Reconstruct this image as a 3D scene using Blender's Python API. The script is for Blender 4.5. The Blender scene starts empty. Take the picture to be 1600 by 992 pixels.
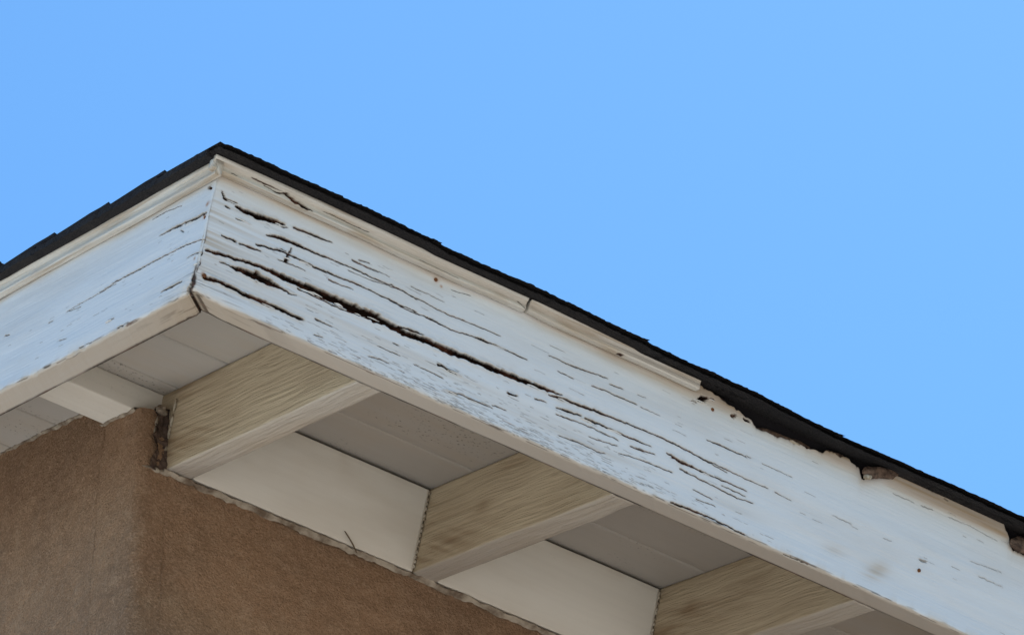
import bpy, math, random
import numpy as np

random.seed(4)
rng = np.random.default_rng(7)
scene = bpy.context.scene
C = scene.collection

# ------------------------------------------------------------------ frames
PITCH = math.atan(4 / 12)            # 4:12 roof
SP, CP = math.sin(PITCH), math.cos(PITCH)
Z0 = 5.52                            # height of the eave corner above the ground


def RF(u, v, w):
    """roof frame (u along the eave, v up the slope, w out of the roof) -> world"""
    return np.stack([u + 0 * v, v * CP - w * SP, v * SP + w * CP + Z0], -1)


# ------------------------------------------------------------------ camera
cam = bpy.data.cameras.new('camera')
cam.lens = 7270.8 / 1600 * 36
cam.sensor_width = 36
cam.clip_end = 20000
cam_ob = bpy.data.objects.new('camera', cam)
C.objects.link(cam_ob)
from mathutils import Matrix, Vector
right = Vector((0.81583, -0.57829, 0.00139))
down = Vector((0.37153, 0.52229, -0.76758))
fwd = Vector((0.44316, 0.62673, 0.64095))
M = Matrix((right, -down, -fwd)).transposed().to_4x4()
M.translation = Vector((-2.23164, -3.79640, -3.90600 + Z0))
cam_ob.matrix_world = M
scene.camera = cam_ob

# ------------------------------------------------------------------ light
SUN_EL = math.radians(60)
SUN_AZ = math.radians(60)            # clockwise from +Y: the sun stands behind and right of the house
world = bpy.data.worlds.new('World')
scene.world = world
world.use_nodes = True
nt = world.node_tree
sky = nt.nodes.new('ShaderNodeTexSky')
sky.sky_type = 'NISHITA'
sky.sun_disc = False
sky.sun_elevation = SUN_EL
sky.sun_rotation = SUN_AZ
sky.altitude = 200
sky.air_density = 1.0
sky.dust_density = 0.2
sky.ozone_density = 10.0
nt.nodes['Background'].inputs['Strength'].default_value = 0.12
tint = nt.nodes.new('ShaderNodeMix')                  # the camera's cooler rendering of the whole sky
tint.data_type = 'RGBA'
tint.blend_type = 'MULTIPLY'
tint.inputs[0].default_value = 1.0
tint.inputs[7].default_value = (0.76, 1.03, 1.0, 1.0)
nt.links.new(sky.outputs[0], tint.inputs[6])
nt.links.new(tint.outputs[2], nt.nodes['Background'].inputs[0])

sun = bpy.data.lights.new('sun', 'SUN')
sun.energy = 4.2
sun.angle = math.radians(0.53)
sun.color = (1.0, 0.95, 0.88)
sun_ob = bpy.data.objects.new('sun', sun)
C.objects.link(sun_ob)
sd = Vector((math.sin(SUN_AZ) * math.cos(SUN_EL), math.cos(SUN_AZ) * math.cos(SUN_EL), math.sin(SUN_EL)))
sun_ob.rotation_euler = sd.to_track_quat('Z', 'Y').to_euler()
sun_ob.location = (8, 6, 14)

scene.view_settings.view_transform = 'Standard'
scene.view_settings.look = 'None'
scene.view_settings.exposure = 0.84
scene.view_settings.gamma = 1

# ------------------------------------------------------------------ traced shapes, all in millimetres on the boards
# each crack: (distance along the board from the corner, height against the moulding's lower edge, width)
EAVE_CRACKS = [[(10.3,-25.6,1.63),(16.7,-33.9,2.72),(33.9,-33.3,2.18)],
[(34.8,-37.1,2.18),(48.2,-38.2,5.99),(74,-36.7,5.99),(93.8,-33.8,4.9),(105.3,-33,2.72)],
[(103.4,-37.1,1.63),(111.5,-34.2,1.09)],
[(119.5,-31.1,2.18),(145.6,-29.6,2.45),(163.2,-29,1.9),(176.3,-28.1,1.09)],
[(20.5,-43.3,2.72),(26.5,-44.3,1.09)],
[(38.9,-53.3,1.63),(51.4,-51.2,1.09)],
[(86,-55.9,1.63),(104.1,-52.3,3.81),(124.4,-51.1,3.27),(144.9,-50.7,2.45),(171.4,-50.5,1.9),(200.7,-49.2,1.63),(227.4,-49,1.63),(251.5,-50,1.63),(275.1,-48.4,1.9),(293.3,-49.1,1.63),(313,-52,1.63)],
[(24.6,-83.3,1.63),(44.6,-82.4,2.45)],
[(50.6,-83.2,2.18),(64.8,-82.1,2.99),(82,-80.8,1.36)],
[(74.4,-73.9,2.18),(91.3,-71.6,2.18),(113.8,-68.1,2.18),(137.5,-69.1,2.45),(161.3,-70,2.45),(190.5,-68.8,2.18),(219.9,-67.5,2.18),(243.7,-67.2,1.9),(267.8,-68.2,1.9),(289,-69.1,1.9),(316.9,-68.6,1.9)],
[(8.5,-110.7,2.72),(22.3,-108.4,3.81),(41.9,-106.4,3.54),(61.3,-102.8,3.27),(86.7,-100.2,4.08),(110,-100,5.44),(133.6,-101.1,6.53),(157,-100.9,8.16),(183.2,-99.5,9.25),(207,-100.6,9.8),(236.4,-99.3,9.8),(262.9,-98,10.34)],
[(157.2,-101,9.29),(188.7,-101,10.45),(220.2,-101.1,10.45),(251.9,-101.1,10.45),(277.4,-100.9,10.45),(300.3,-103.2,8.13),(325.6,-101.6,7.55),(354.2,-100.2,8.13),(380,-100,8.71),(405.6,-98.4,7.55),(431.7,-98.1,7.55),(464.1,-96.8,7.55),(496.7,-95.5,6.39),(526.1,-94,4.65),(553.8,-91.8,1.74)],
[(533.9,-99.3,2.18),(555,-96.4,3.54),(582.8,-95,3.27),(607.5,-93,3.27),(635.6,-92.1,2.72),(660.6,-90.5,2.45),(685.9,-90.3,2.18),(711,-88.7,2.45),(740,-89.9,2.18),(765.9,-91,1.9),(792.2,-93.4,1.63),(825.1,-96,1.63)],
[(44.8,-118,1.63),(64.6,-116.5,7.07),(84.5,-114.9,9.8),(102.1,-115.7,7.07),(119.8,-116.5,3.54),(133.2,-117.7,1.36)],
[(132.2,-119.5,1.63),(144.8,-117.2,1.09)],
[(30.2,-117.3,1.63),(43.1,-116.8,1.36)],
[(14.7,-147.1,5.44),(33.8,-143.1,3.81),(54.1,-144.1,4.63),(71.7,-144.9,4.63),(91.8,-144.6,5.17),(109.1,-144.2,4.35),(126.5,-143.8,3.81),(144.2,-144.6,3.27),(161.6,-144.2,2.45)],
[(101.7,-102.1,1.63),(122.7,-104.3,1.63)],
[(144,-107.7,1.63),(170.4,-107.6,1.9),(200.2,-108.9,1.9),(226.5,-107.6,1.63),(246.9,-106,1.09)],
[(184,-78.4,1.63),(201.6,-77.9,1.63),(220.6,-76.9,1.09)],
[(107,-82,1.09),(128.4,-79.8,1.09),(149.1,-80.2,1.09)],
[(55.3,3.7,1.36),(63.9,4.7,2.18),(78.9,2.9,3.54),(102.6,2,2.72),(120.4,1.4,2.72),(144.1,1.3,1.9)],
[(162.9,2.9,1.63),(182,4.1,1.63),(198,5.5,1.36)],
[(209,3.2,1.36),(238.6,4.6,1.36),(266.2,2.4,1.63)],
[(119.5,-79.5,4.35),(121.4,-69,2.72),(123.8,-58.3,1.63)],
[(109.3,-67.3,3.27),(115,-67,2.18)],
[(210,-38.3,1.36),(237.1,-39.4,1.36),(251.9,-38.7,1.09)],
[(220.8,-33.7,1.36),(235.4,-32.5,1.09)],
[(265.6,-51,1.45),(287.6,-49.2,1.74),(304.1,-51.2,1.74),(323.3,-50.6,1.45),(343.2,-52.7,1.45),(366.1,-53.6,1.74),(388.4,-51.8,1.74),(411.2,-51.3,1.74),(427.4,-50.6,1.74),(445.4,-50.7,1.45)],
[(308.9,-71.5,1.74),(327.7,-69.6,1.74),(344,-70.2,2.61),(357.1,-70.8,2.03),(373.5,-71.4,1.45),(398.8,-68.4,1.74),(421.2,-66.6,2.61),(444,-66.2,2.03),(470.2,-65.9,2.03),(490.2,-66.7,1.45)],
[(276.2,-68.8,1.74),(295.9,-71,1.74),(308.9,-71.5,1.74)],
[(210.3,-39.6,1.45),(230.8,-38.9,1.16),(249.8,-38.3,1.16),(268.9,-37.7,0.87)],
[(220.2,-34.5,1.16),(235.8,-32.9,1.16)],
[(301.3,-38.9,1.16),(327,-38.6,0.87),(353,-39.1,0.87)],
[(361.2,-18.3,0.87),(389.7,-14.7,0.87)],
[(295.8,-97.7,2.32),(314.6,-95.8,3.19),(333.6,-94.8,1.45)],
[(364.6,-124.1,3.19),(379.1,-124.1,2.61),(394,-125.4,1.74)],
[(474.4,-120.9,2.9),(487.2,-119.3,2.32)],
[(515.2,-111.9,2.03),(531.5,-110.7,2.03)],
[(522.4,-47.5,1.45),(538.8,-46.8,1.74),(555.6,-47.4,1.74),(566.2,-47,1.45)],
[(539.1,-63.2,1.45),(564.1,-63,1.45)],
[(411.6,4.4,1.45),(431.4,3.7,2.61),(447.3,-0.8,2.61)],
[(264.5,-153.9,1.45),(282.7,-150.3,1.45),(295.5,-150.9,1.16)],
[(272.4,-133.9,1.16),(291.7,-134.8,1.45),(307.6,-134.2,1.16)],
[(293.6,-122.2,1.45),(303.1,-121.9,1.45)],
[(330.8,-137.9,1.16),(356.5,-137.7,1.45),(376,-138.6,1.16)],
[(388.9,-152.6,1.74),(410.9,-149.6,2.03),(433.6,-149.3,1.74),(456.3,-149,1.45)],
[(455.4,-144.9,1.45),(476.4,-143.9,1.45)],
[(178.3,-136.2,1.74),(203.4,-136,1.45)],
[(181.7,-156.7,1.16),(193.9,-155.4,1.16)],
[(209,-54.1,0.87),(240.8,-54,0.87),(265.6,-51,1.16)],
[(556.6,-47,1.63),(581.2,-44.9,1.63),(602.9,-43.1,1.63),(616.8,-41.7,1.09)],
[(621.4,-48.4,1.63),(641.7,-47.2,1.36)],
[(666.7,-45.6,1.09),(679.3,-44.8,0.82)],
[(594.4,-62.1,1.9),(616.1,-60.4,1.63),(641.3,-60.1,1.9),(666.6,-59.8,1.36)],
[(673.2,-60.8,1.09),(705,-60.5,0.82)],
[(549.2,-111.9,2.18),(567.3,-109.7,2.72),(587.1,-107.3,2.18)],
[(551,-120.4,1.63),(572.5,-118.8,1.9),(597.1,-117.3,1.9),(622.2,-117.1,1.63),(650.8,-118.4,1.36)],
[(595.4,-109.6,3.27),(620.2,-108.1,2.45),(651.7,-108.2,2.45),(677,-107.9,2.45),(700.7,-107.5,1.63)],
[(669.9,-119.2,2.45),(685.5,-118.1,2.18),(708.7,-115.1,1.63)],
[(727.5,-106.2,2.18),(737.5,-107.9,2.72),(753.9,-109.9,4.35),(769.8,-109.3,2.45),(792.5,-110.3,1.9)],
[(751.1,-119.5,1.63),(764,-120.1,1.63)],
[(561.4,-146.1,1.9),(584.4,-144.8,1.9),(603.1,-144.4,1.63),(622,-145.2,1.63),(634.2,-143.2,1.36)],
[(606.3,-130.5,1.36),(627.9,-128.9,1.36),(651,-126.7,1.36)],
[(655.9,-134.6,1.36),(682,-131.3,1.63),(707.1,-129.8,1.63),(741.9,-128.8,1.63)],
[(784.5,-64.6,1.09),(808.4,-62.8,1.36),(831.4,-63.7,1.36),(852.6,-63.8,1.09)],
[(759.7,-15.7,3.81),(766.8,-10.8,8.16),(774,-6.5,3.27)],
[(751.3,-21.4,2.72),(757.4,-20.1,1.9)],
[(780.3,-5.4,3.27),(784,-4.7,2.45)],
[(816.7,-16.5,5.99),(822.4,-12.8,4.35)],
[(837.2,-13.2,3.81),(843.7,-12.9,3.81)],
[(672.7,1,1.09),(691.4,3,2.18),(702.8,2.4,2.99)],
[(709.9,-1,2.72),(715.5,-1.5,2.18)],
[(732.4,-88.9,1.91),(759.8,-91.1,1.91),(791.6,-92.4,1.91),(823.2,-91.9,1.52),(855.3,-93.2,1.52),(894.1,-92.8,1.14)],
[(905.7,-93.5,1.14),(933.5,-94.6,0.95)],
[(736.7,-109,2.67),(759.2,-109.2,2.29),(786.4,-110.4,2.29),(813.3,-109.7,1.91),(840.4,-109,1.91),(860.9,-109,1.52)],
[(752.4,-119.8,1.91),(784.2,-121.2,1.91),(816,-122.5,1.91),(848,-123.9,1.91),(874.8,-121.4,1.52)],
[(821.5,-116.4,1.52),(860.3,-117.2,1.52)],
[(785.8,-150.2,1.52),(816.8,-148,1.52)],
[(778.9,-139,1.52),(810.7,-140.4,1.52)],
[(783.6,-65,1.14),(812.9,-64.1,1.52),(833.4,-64,1.91),(858.1,-62.2,1.14)],
[(876.5,-62.9,0.95),(927.2,-63,0.95)],
[(1002.1,-90,1.14),(1034.8,-90.2,1.52)],
[(1091.1,-89.9,1.52),(1105,-88.6,1.52)],
[(1094.4,-21.8,1.52),(1130,-21.4,1.52)],
[(1191.9,-19.4,1.52),(1230.2,-18.1,1.14),(1279.3,-21.7,1.14)],
[(1239.4,-67.6,1.14),(1294.2,-63.1,1.14)],
[(1256.8,-83.4,1.52),(1300.3,-83.2,1.14)],
[(749.4,-169,2.29),(784.8,-167.1,2.67),(820.8,-166.9,2.29),(871,-169.3,1.91)],
[(899.3,-174.2,1.52),(976.5,-170.5,1.91)],
[(1156.4,-97.2,3.05),(1165.9,-96.8,3.05)],
[(1144.2,-20.7,2.29),(1163.1,-19.5,2.29)],
[(1180.3,3.5,3.05),(1185.2,3.4,3.05)],
]
RAKE_CRACKS = [[(129,-55.3,1.16),(99.3,-55.3,3.48),(60.7,-58.1,4.06),(27.8,-60.8,4.06),(7.3,-59.7,3.48)],
[(358.4,-96.5,0.58),(262.4,-95.3,1.16),(231,-90.9,1.74),(186.2,-92,2.03),(131.9,-91.6,2.03),(82.9,-92.8,1.74),(45.3,-93.7,2.03),(-6.9,-99.1,1.74)],
[(85.5,-147.9,2.32),(58.6,-148.3,4.06),(32,-148.8,2.9)],
[(33.3,-115.5,1.16),(15.1,-115,1.45),(-1.2,-116.4,2.32)],
[(4,-146.8,2.9),(6,-136,3.19),(0.3,-131,1.74)],
[(163.2,-21,1.45),(130.8,-20.4,1.45),(85.6,-25.3,1.16)],
[(92.1,2.1,1.16),(32.9,0.5,1.74),(-1.3,0.4,2.03)],
[(18.1,-19.5,3.48),(8.4,-24.9,3.48)],
[(68.1,-65.7,2.03),(59.6,-70.6,1.74)],
[(-3.2,-157.6,5.81),(1.4,-164.9,6.39),(8.4,-173,8.13)],
[(223,-150.8,2.03),(208.2,-150.6,1.45)],
[(193,-168.2,1.74),(162.6,-168.8,1.16)],
[(411.7,-100,1.45),(400.3,-99.6,1.16)],
[(364,-139.2,1.45),(342.5,-142.2,1.16)],
[(545,-82.1,1.74),(532.1,-83.8,1.45)],
[(364,-96.7,0.87),(321.9,-101.2,0.87)],
[(296.2,-167.9,1.16),(261.9,-169.1,1.16)],
[(274.4,-93.6,0.87),(229.2,-94.7,0.87)],
]
ROT_TOP = [(755.9,3.3),(768.8,3.8),(779.7,3.4),(795.3,1.1),(808.8,-1.1),(820.3,-4.2),(833.8,-6.4),(847.7,-10.4),(858,-17.8),(870.8,-16.5),(886.1,-16.2),(900.7,-12.3),(913.8,-11.9),(933.5,-10.8),(953.8,-12.8),(966.2,-8.4),(978.7,-4.4),(994.1,-3.1),(1006.6,-0.2),(1015.6,-0.5),(1020.7,-3.3),(1032.3,-5.5),(1038.9,-22.2),(1052.6,-17.8),(1074.4,-2.5),(1088.4,6.9),(1108,10.7),(1126,11.9),(1140.2,8.8),(1158.8,7.2),(1176.8,8.4),(1194.6,11.5),(1214.9,13.5),(1237.6,15.5),(1256.1,15.8),(1273.2,10.7),(1286.1,3.9),(1297.1,-5.6),(1302,-19.4),(1328.3,-24.9)]

# ------------------------------------------------------------------ noise
def _h(i, j, seed):
    n = (i * 374761393 + j * 668265263 + seed * 974634777) & 0xFFFFFFFF
    n = ((n ^ (n >> 13)) * 1274126177) & 0xFFFFFFFF
    return ((n ^ (n >> 16)) & 0xFFFF) / 65535.0


def vn(x, y, seed=0):
    x = np.asarray(x, float); y = np.asarray(y, float)
    i = np.floor(x).astype(np.int64); j = np.floor(y).astype(np.int64)
    a = x - i; b = y - j
    a = a * a * (3 - 2 * a); b = b * b * (3 - 2 * b)
    return ((_h(i, j, seed) * (1 - a) + _h(i + 1, j, seed) * a) * (1 - b)
            + (_h(i, j + 1, seed) * (1 - a) + _h(i + 1, j + 1, seed) * a) * b) * 2 - 1


def fbm(x, y, seed=0, o=3):
    r = 0; k = 1.0
    for q in range(o):
        r = r + vn(np.asarray(x) * 2 ** q, np.asarray(y) * 2 ** q, seed + 17 * q) * k
        k *= .5
    return r


def sstep(a, b, x):
    t = np.clip((x - a) / (b - a), 0, 1)
    return t * t * (3 - 2 * t)


# ------------------------------------------------------------------ materials
def nodes(name):
    m = bpy.data.materials.new(name)
    m.use_nodes = True
    t = m.node_tree
    return m, t, t.nodes['Principled BSDF']


class G:
    """tiny helper round a node tree"""
    def __init__(s, t): s.t = t
    def n(s, kind, **kw):
        x = s.t.nodes.new(kind)
        for k, v in kw.items():
            if k in x.inputs.keys(): 
                s.put(x.inputs[k], v)
            else: setattr(x, k, v)
        return x
    def put(s, sock, v):
        if hasattr(v, 'default_value') or isinstance(v, bpy.types.NodeSocket): s.t.links.new(v, sock)
        else: sock.default_value = v
    def math(s, op, a, b=0.0, clamp=False):
        x = s.t.nodes.new('ShaderNodeMath'); x.operation = op; x.use_clamp = clamp
        s.put(x.inputs[0], a); s.put(x.inputs[1], b)
        return x.outputs[0]
    def mix(s, f, a, b):
        x = s.t.nodes.new('ShaderNodeMix'); x.data_type = 'RGBA'
        s.put(x.inputs[0], f)
        for sock, v in ((x.inputs[6], a), (x.inputs[7], b)):
            if isinstance(v, tuple): v = (*v, 1.0) if len(v) == 3 else v
            s.put(sock, v)
        return x.outputs[2]
    def attr(s, name, vec=False):
        x = s.t.nodes.new('ShaderNodeAttribute'); x.attribute_name = name
        return x.outputs['Vector'] if vec else x.outputs['Fac']
    def scale(s, vec, xyz):
        x = s.t.nodes.new('ShaderNodeMapping'); s.put(x.inputs[0], vec); x.inputs['Scale'].default_value = xyz
        return x.outputs[0]
    def noise(s, vec, sc=1.0, det=3.0, rough=.55, dist=0.0):
        x = s.t.nodes.new('ShaderNodeTexNoise'); s.put(x.inputs['Vector'], vec)
        x.inputs['Scale'].default_value = sc; x.inputs['Detail'].default_value = det
        x.inputs['Roughness'].default_value = rough; x.inputs['Distortion'].default_value = dist
        return x.outputs['Fac']
    def ramp(s, f, a, b):
        x = s.t.nodes.new('ShaderNodeMapRange'); x.interpolation_type = 'SMOOTHSTEP'
        s.put(x.inputs[0], f); x.inputs[1].default_value = a; x.inputs[2].default_value = b
        return x.outputs[0]
    def bump(s, h, strength, dist, nrm=None):
        x = s.t.nodes.new('ShaderNodeBump'); s.put(x.inputs['Height'], h)
        x.inputs['Strength'].default_value = strength; x.inputs['Distance'].default_value = dist
        if nrm is not None: s.t.links.new(nrm, x.inputs['Normal'])
        return x.outputs[0]


WHITE = (.67, .69, .695)
CREAM = (.51, .465, .405)
TAN = (.44, .345, .235)
DARK = (.015, .009, .007)
RUSTY = (.095, .040, .026)


def paint_material(name, base, grime, grain, bump_d, streak=0.0, speck=0.0, rough=.55, wavy=0.0, dirt=None):
    """weathered paint on timber; point attributes: pc (along, across, up), bare, tan, cream, rust"""
    dirt = dirt or TAN
    m, t, b = nodes(name)
    g = G(t)
    pc = g.attr('pc', True)
    if wavy:
        wv = t.nodes.new('ShaderNodeTexNoise'); t.links.new(g.scale(pc, (9, 16, 16)), wv.inputs['Vector']); wv.inputs['Scale'].default_value = 1
        wv.inputs['Detail'].default_value = 1.5
        va = t.nodes.new('ShaderNodeVectorMath'); va.operation = 'MULTIPLY_ADD'
        t.links.new(wv.outputs['Color'], va.inputs[0]); va.inputs[1].default_value = (0, wavy, wavy); t.links.new(pc, va.inputs[2])
        long_ = g.noise(g.scale(va.outputs[0], (7, 150, 150)), 1, 4, .62)
    else:
        long_ = g.noise(g.scale(pc, (5, 130, 130)), 1, 4, .6)
    broad = g.noise(g.scale(pc, (3, 12, 12)), 1, 4, .6)
    fine = g.noise(pc, 420, 3, .6)
    col = g.mix(g.attr('cream'), base, CREAM)
    # faint uneven chalking of the paint
    col = g.mix(g.math('MULTIPLY', g.ramp(long_, .35, .75), .16), col, tuple(c * .80 for c in base))
    # grime in the grain
    gr = g.math('MULTIPLY', g.ramp(broad, .42, .74), grime)
    col = g.mix(gr, col, TAN)
    if streak:
        st = g.math('MULTIPLY', g.ramp(long_, .50, .68), g.math('MULTIPLY', g.math('SUBTRACT', 1.0, g.attr('cream')), streak))
        col = g.mix(st, col, (.36, .27, .175))
    if speck:
        sp = g.ramp(g.noise(g.scale(pc, (190, 190, 190)), 1, 2, .5), .62, .68)
        area = g.ramp(g.noise(g.scale(pc, (4, 9, 9)), 1, 2, .5), .50, .64)
        col = g.mix(g.math('MULTIPLY', g.math('MULTIPLY', sp, area), speck), col, (.05, .045, .04))
    tan = g.attr('tan')
    tn = g.math('MULTIPLY', tan, g.math('ADD', g.math('MULTIPLY', long_, 1.1), .35), True)
    col = g.mix(tn, col, dirt)
    bare_dark_c = g.mix(g.ramp(g.noise(g.scale(pc, (25, 160, 160)), 1, 3, .6), .46, .66), DARK, RUSTY)
    col = g.mix(g.attr('bare_dark'), col, bare_dark_c)
    col = g.mix(g.attr('rust'), col, (.36, .15, .035))
    t.links.new(col, b.inputs['Base Color'])
    r = g.math('ADD', g.math('MULTIPLY', g.attr('bare_dark'), .35), rough, True)
    t.links.new(r, b.inputs['Roughness'])
    t.links.new(g.math('MULTIPLY', g.math('SUBTRACT', 1.0, g.attr('bare_dark'), True), .32), b.inputs['Specular IOR Level'])
    h = g.math('ADD', g.math('MULTIPLY', long_, grain), g.math('MULTIPLY', fine, .25))
    t.links.new(g.bump(h, 1.0, bump_d), b.inputs['Normal'])
    return m


M_FASCIA = paint_material('peeling_white_paint', WHITE, .20, .5, .0005, rough=.5)
M_TRIM = paint_material('grimy_cream_moulding_paint', (.66, .65, .60), .45, 2.2, .0016, streak=.6)
M_RAFTER = paint_material('cream_paint_on_rough_timber', (.62, .53, .375), .40, 2.3, .0018, streak=.26, wavy=.010, dirt=(.29, .205, .12))
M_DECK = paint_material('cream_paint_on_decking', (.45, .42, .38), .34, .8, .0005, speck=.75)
M_BLOCK = paint_material('smooth_cream_paint', (.76, .725, .65), .22, .25, .0004, speck=.08)


def shingle_material():
    m, t, b = nodes('charcoal_asphalt_granules')
    g = G(t)
    tc = t.nodes.new('ShaderNodeTexCoord').outputs['Object']
    n = g.noise(tc, 600, 2, .7)
    br = g.noise(tc, 9, 3, .6)
    col = g.mix(g.ramp(n, .35, .7), (.009, .009, .011), (.042, .038, .037))
    col = g.mix(g.math('MULTIPLY', g.ramp(br, .5, .8), .4), col, (.05, .042, .036))
    t.links.new(col, b.inputs['Base Color'])
    b.inputs['Roughness'].default_value = .95
    b.inputs['Specular IOR Level'].default_value = .15
    t.links.new(g.bump(n, 1.0, .0012), b.inputs['Normal'])
    return m


def felt_material():
    m, t, b = nodes('black_roofing_felt')
    g = G(t)
    tc = t.nodes.new('ShaderNodeTexCoord').outputs['Object']
    n = g.noise(tc, 60, 4, .6)
    col = g.mix(n, (.007, .007, .009), (.018, .016, .018))
    t.links.new(col, b.inputs['Base Color'])
    b.inputs['Roughness'].default_value = .85
    b.inputs['Specular IOR Level'].default_value = .1
    t.links.new(g.bump(n, .6, .002), b.inputs['Normal'])
    return m


def stucco_material():
    m, t, b = nodes('tan_stucco')
    g = G(t)
    tc = t.nodes.new('ShaderNodeTexCoord').outputs['Object']
    big = g.noise(tc, 4, 4, .6)
    mid = g.noise(tc, 38, 4, .62)
    sand = g.noise(tc, 330, 3, .65)
    col = g.mix(g.ramp(big, .3, .7), (.315, .196, .117), (.228, .141, .086))
    col = g.mix(g.math('MULTIPLY', g.ramp(mid, .45, .75), .35), col, (.42, .295, .195))
    pit = g.ramp(g.noise(tc, 120, 2, .5), .66, .78)
    grit = g.noise(tc, 260, 2, .6)
    col = g.mix(g.math('MULTIPLY', g.ramp(grit, .5, .68), .42), col, (.44, .30, .20))
    col = g.mix(g.math('MULTIPLY', g.ramp(grit, .5, .32), .42), col, (.15, .095, .06))
    col = g.mix(g.math('MULTIPLY', pit, .45), col, (.13, .08, .055))
    # drips of soot below the eave
    st = g.ramp(g.noise(g.scale(tc, (14, 14, 2.2)), 1, 3, .6), .52, .74)
    col = g.mix(g.math('MULTIPLY', st, .28), col, (.17, .105, .07))
    t.links.new(col, b.inputs['Base Color'])
    b.inputs['Roughness'].default_value = .95
    b.inputs['Specular IOR Level'].default_value = .1
    n1 = g.bump(mid, .7, .005)
    n2 = g.bump(sand, 1.0, .003, n1)
    t.links.new(n2, b.inputs['Normal'])
    return m


def simple(name, a, bcol, sc, rough=.9, bd=.002, scale3=None):
    m, t, b = nodes(name)
    g = G(t)
    tc = t.nodes.new('ShaderNodeTexCoord').outputs['Object']
    if scale3: tc = g.scale(tc, scale3)
    n = g.noise(tc, sc, 4, .62)
    t.links.new(g.mix(g.ramp(n, .3, .7), a, bcol), b.inputs['Base Color'])
    b.inputs['Roughness'].default_value = rough
    b.inputs['Specular IOR Level'].default_value = .2
    t.links.new(g.bump(n, .8, bd), b.inputs['Normal'])
    return m


M_SHINGLE = shingle_material()
M_FELT = felt_material()
M_STUCCO = stucco_material()
M_ROT = simple('rotted_brown_wood', (.17, .115, .085), (.04, .027, .021), 110, bd=.003)
M_FILLER = simple('dark_rotted_filler', (.13, .088, .066), (.045, .03, .024), 70, bd=.004)
M_CAULK = simple('dirty_caulk', (.52, .47, .38), (.24, .19, .13), 120, bd=.002)
M_LIP = simple('crumbling_plaster_edge', (.43, .37, .29), (.13, .09, .06), 38, bd=.004)
M_NAIL = simple('rusty_nail', (.22, .085, .03), (.07, .03, .018), 500, bd=.0005)
M_TWIG = simple('dry_twig', (.17, .125, .075), (.09, .065, .04), 200, bd=.001)
M_BOUNCE = simple('pale_bounce_slab', (.60, .56, .49), (.50, .465, .40), 2.5, bd=.004)
M_GROUND = simple('dry_pale_ground', (.36, .31, .25), (.27, .235, .19), 1.4, bd=.02)


# ------------------------------------------------------------------ mesh helpers
def link(name, verts, faces, mat, parent=None, smooth=True, attrs=None, pc=None):
    me = bpy.data.meshes.new(name)
    verts = np.asarray(verts, float).reshape(-1, 3)
    if isinstance(faces, np.ndarray):
        n = len(faces)
        me.vertices.add(len(verts)); me.vertices.foreach_set('co', verts.ravel())
        me.loops.add(n * 4); me.loops.foreach_set('vertex_index', faces.astype(np.int32).ravel())
        me.polygons.add(n)
        me.polygons.foreach_set('loop_start', np.arange(0, n * 4, 4, dtype=np.int32))
        me.update(calc_edges=True)
    else:
        me.from_pydata([tuple(v) for v in verts], [], faces)
        me.update()
    me.polygons.foreach_set('use_smooth', np.full(len(me.polygons), smooth, dtype=bool))
    for k, a in (attrs or {}).items():
        at = me.attributes.new(k, 'FLOAT', 'POINT'); at.data.foreach_set('value', np.asarray(a, np.float32).ravel())
    if pc is not None:
        at = me.attributes.new('pc', 'FLOAT_VECTOR', 'POINT'); at.data.foreach_set('vector', np.asarray(pc, np.float32).ravel())
    me.validate()
    me.materials.append(mat)
    ob = bpy.data.objects.new(name, me)
    C.objects.link(ob)
    if parent is not None: ob.parent = parent
    return ob


def gridfaces(S, Mn, closed):
    i = np.arange(S - 1)[:, None]; j = np.arange(Mn if closed else Mn - 1)[None, :]
    a = i * Mn + j; b = i * Mn + (j + 1) % Mn
    return np.stack([a, b, b + Mn, a + Mn], -1).reshape(-1, 4)


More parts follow.
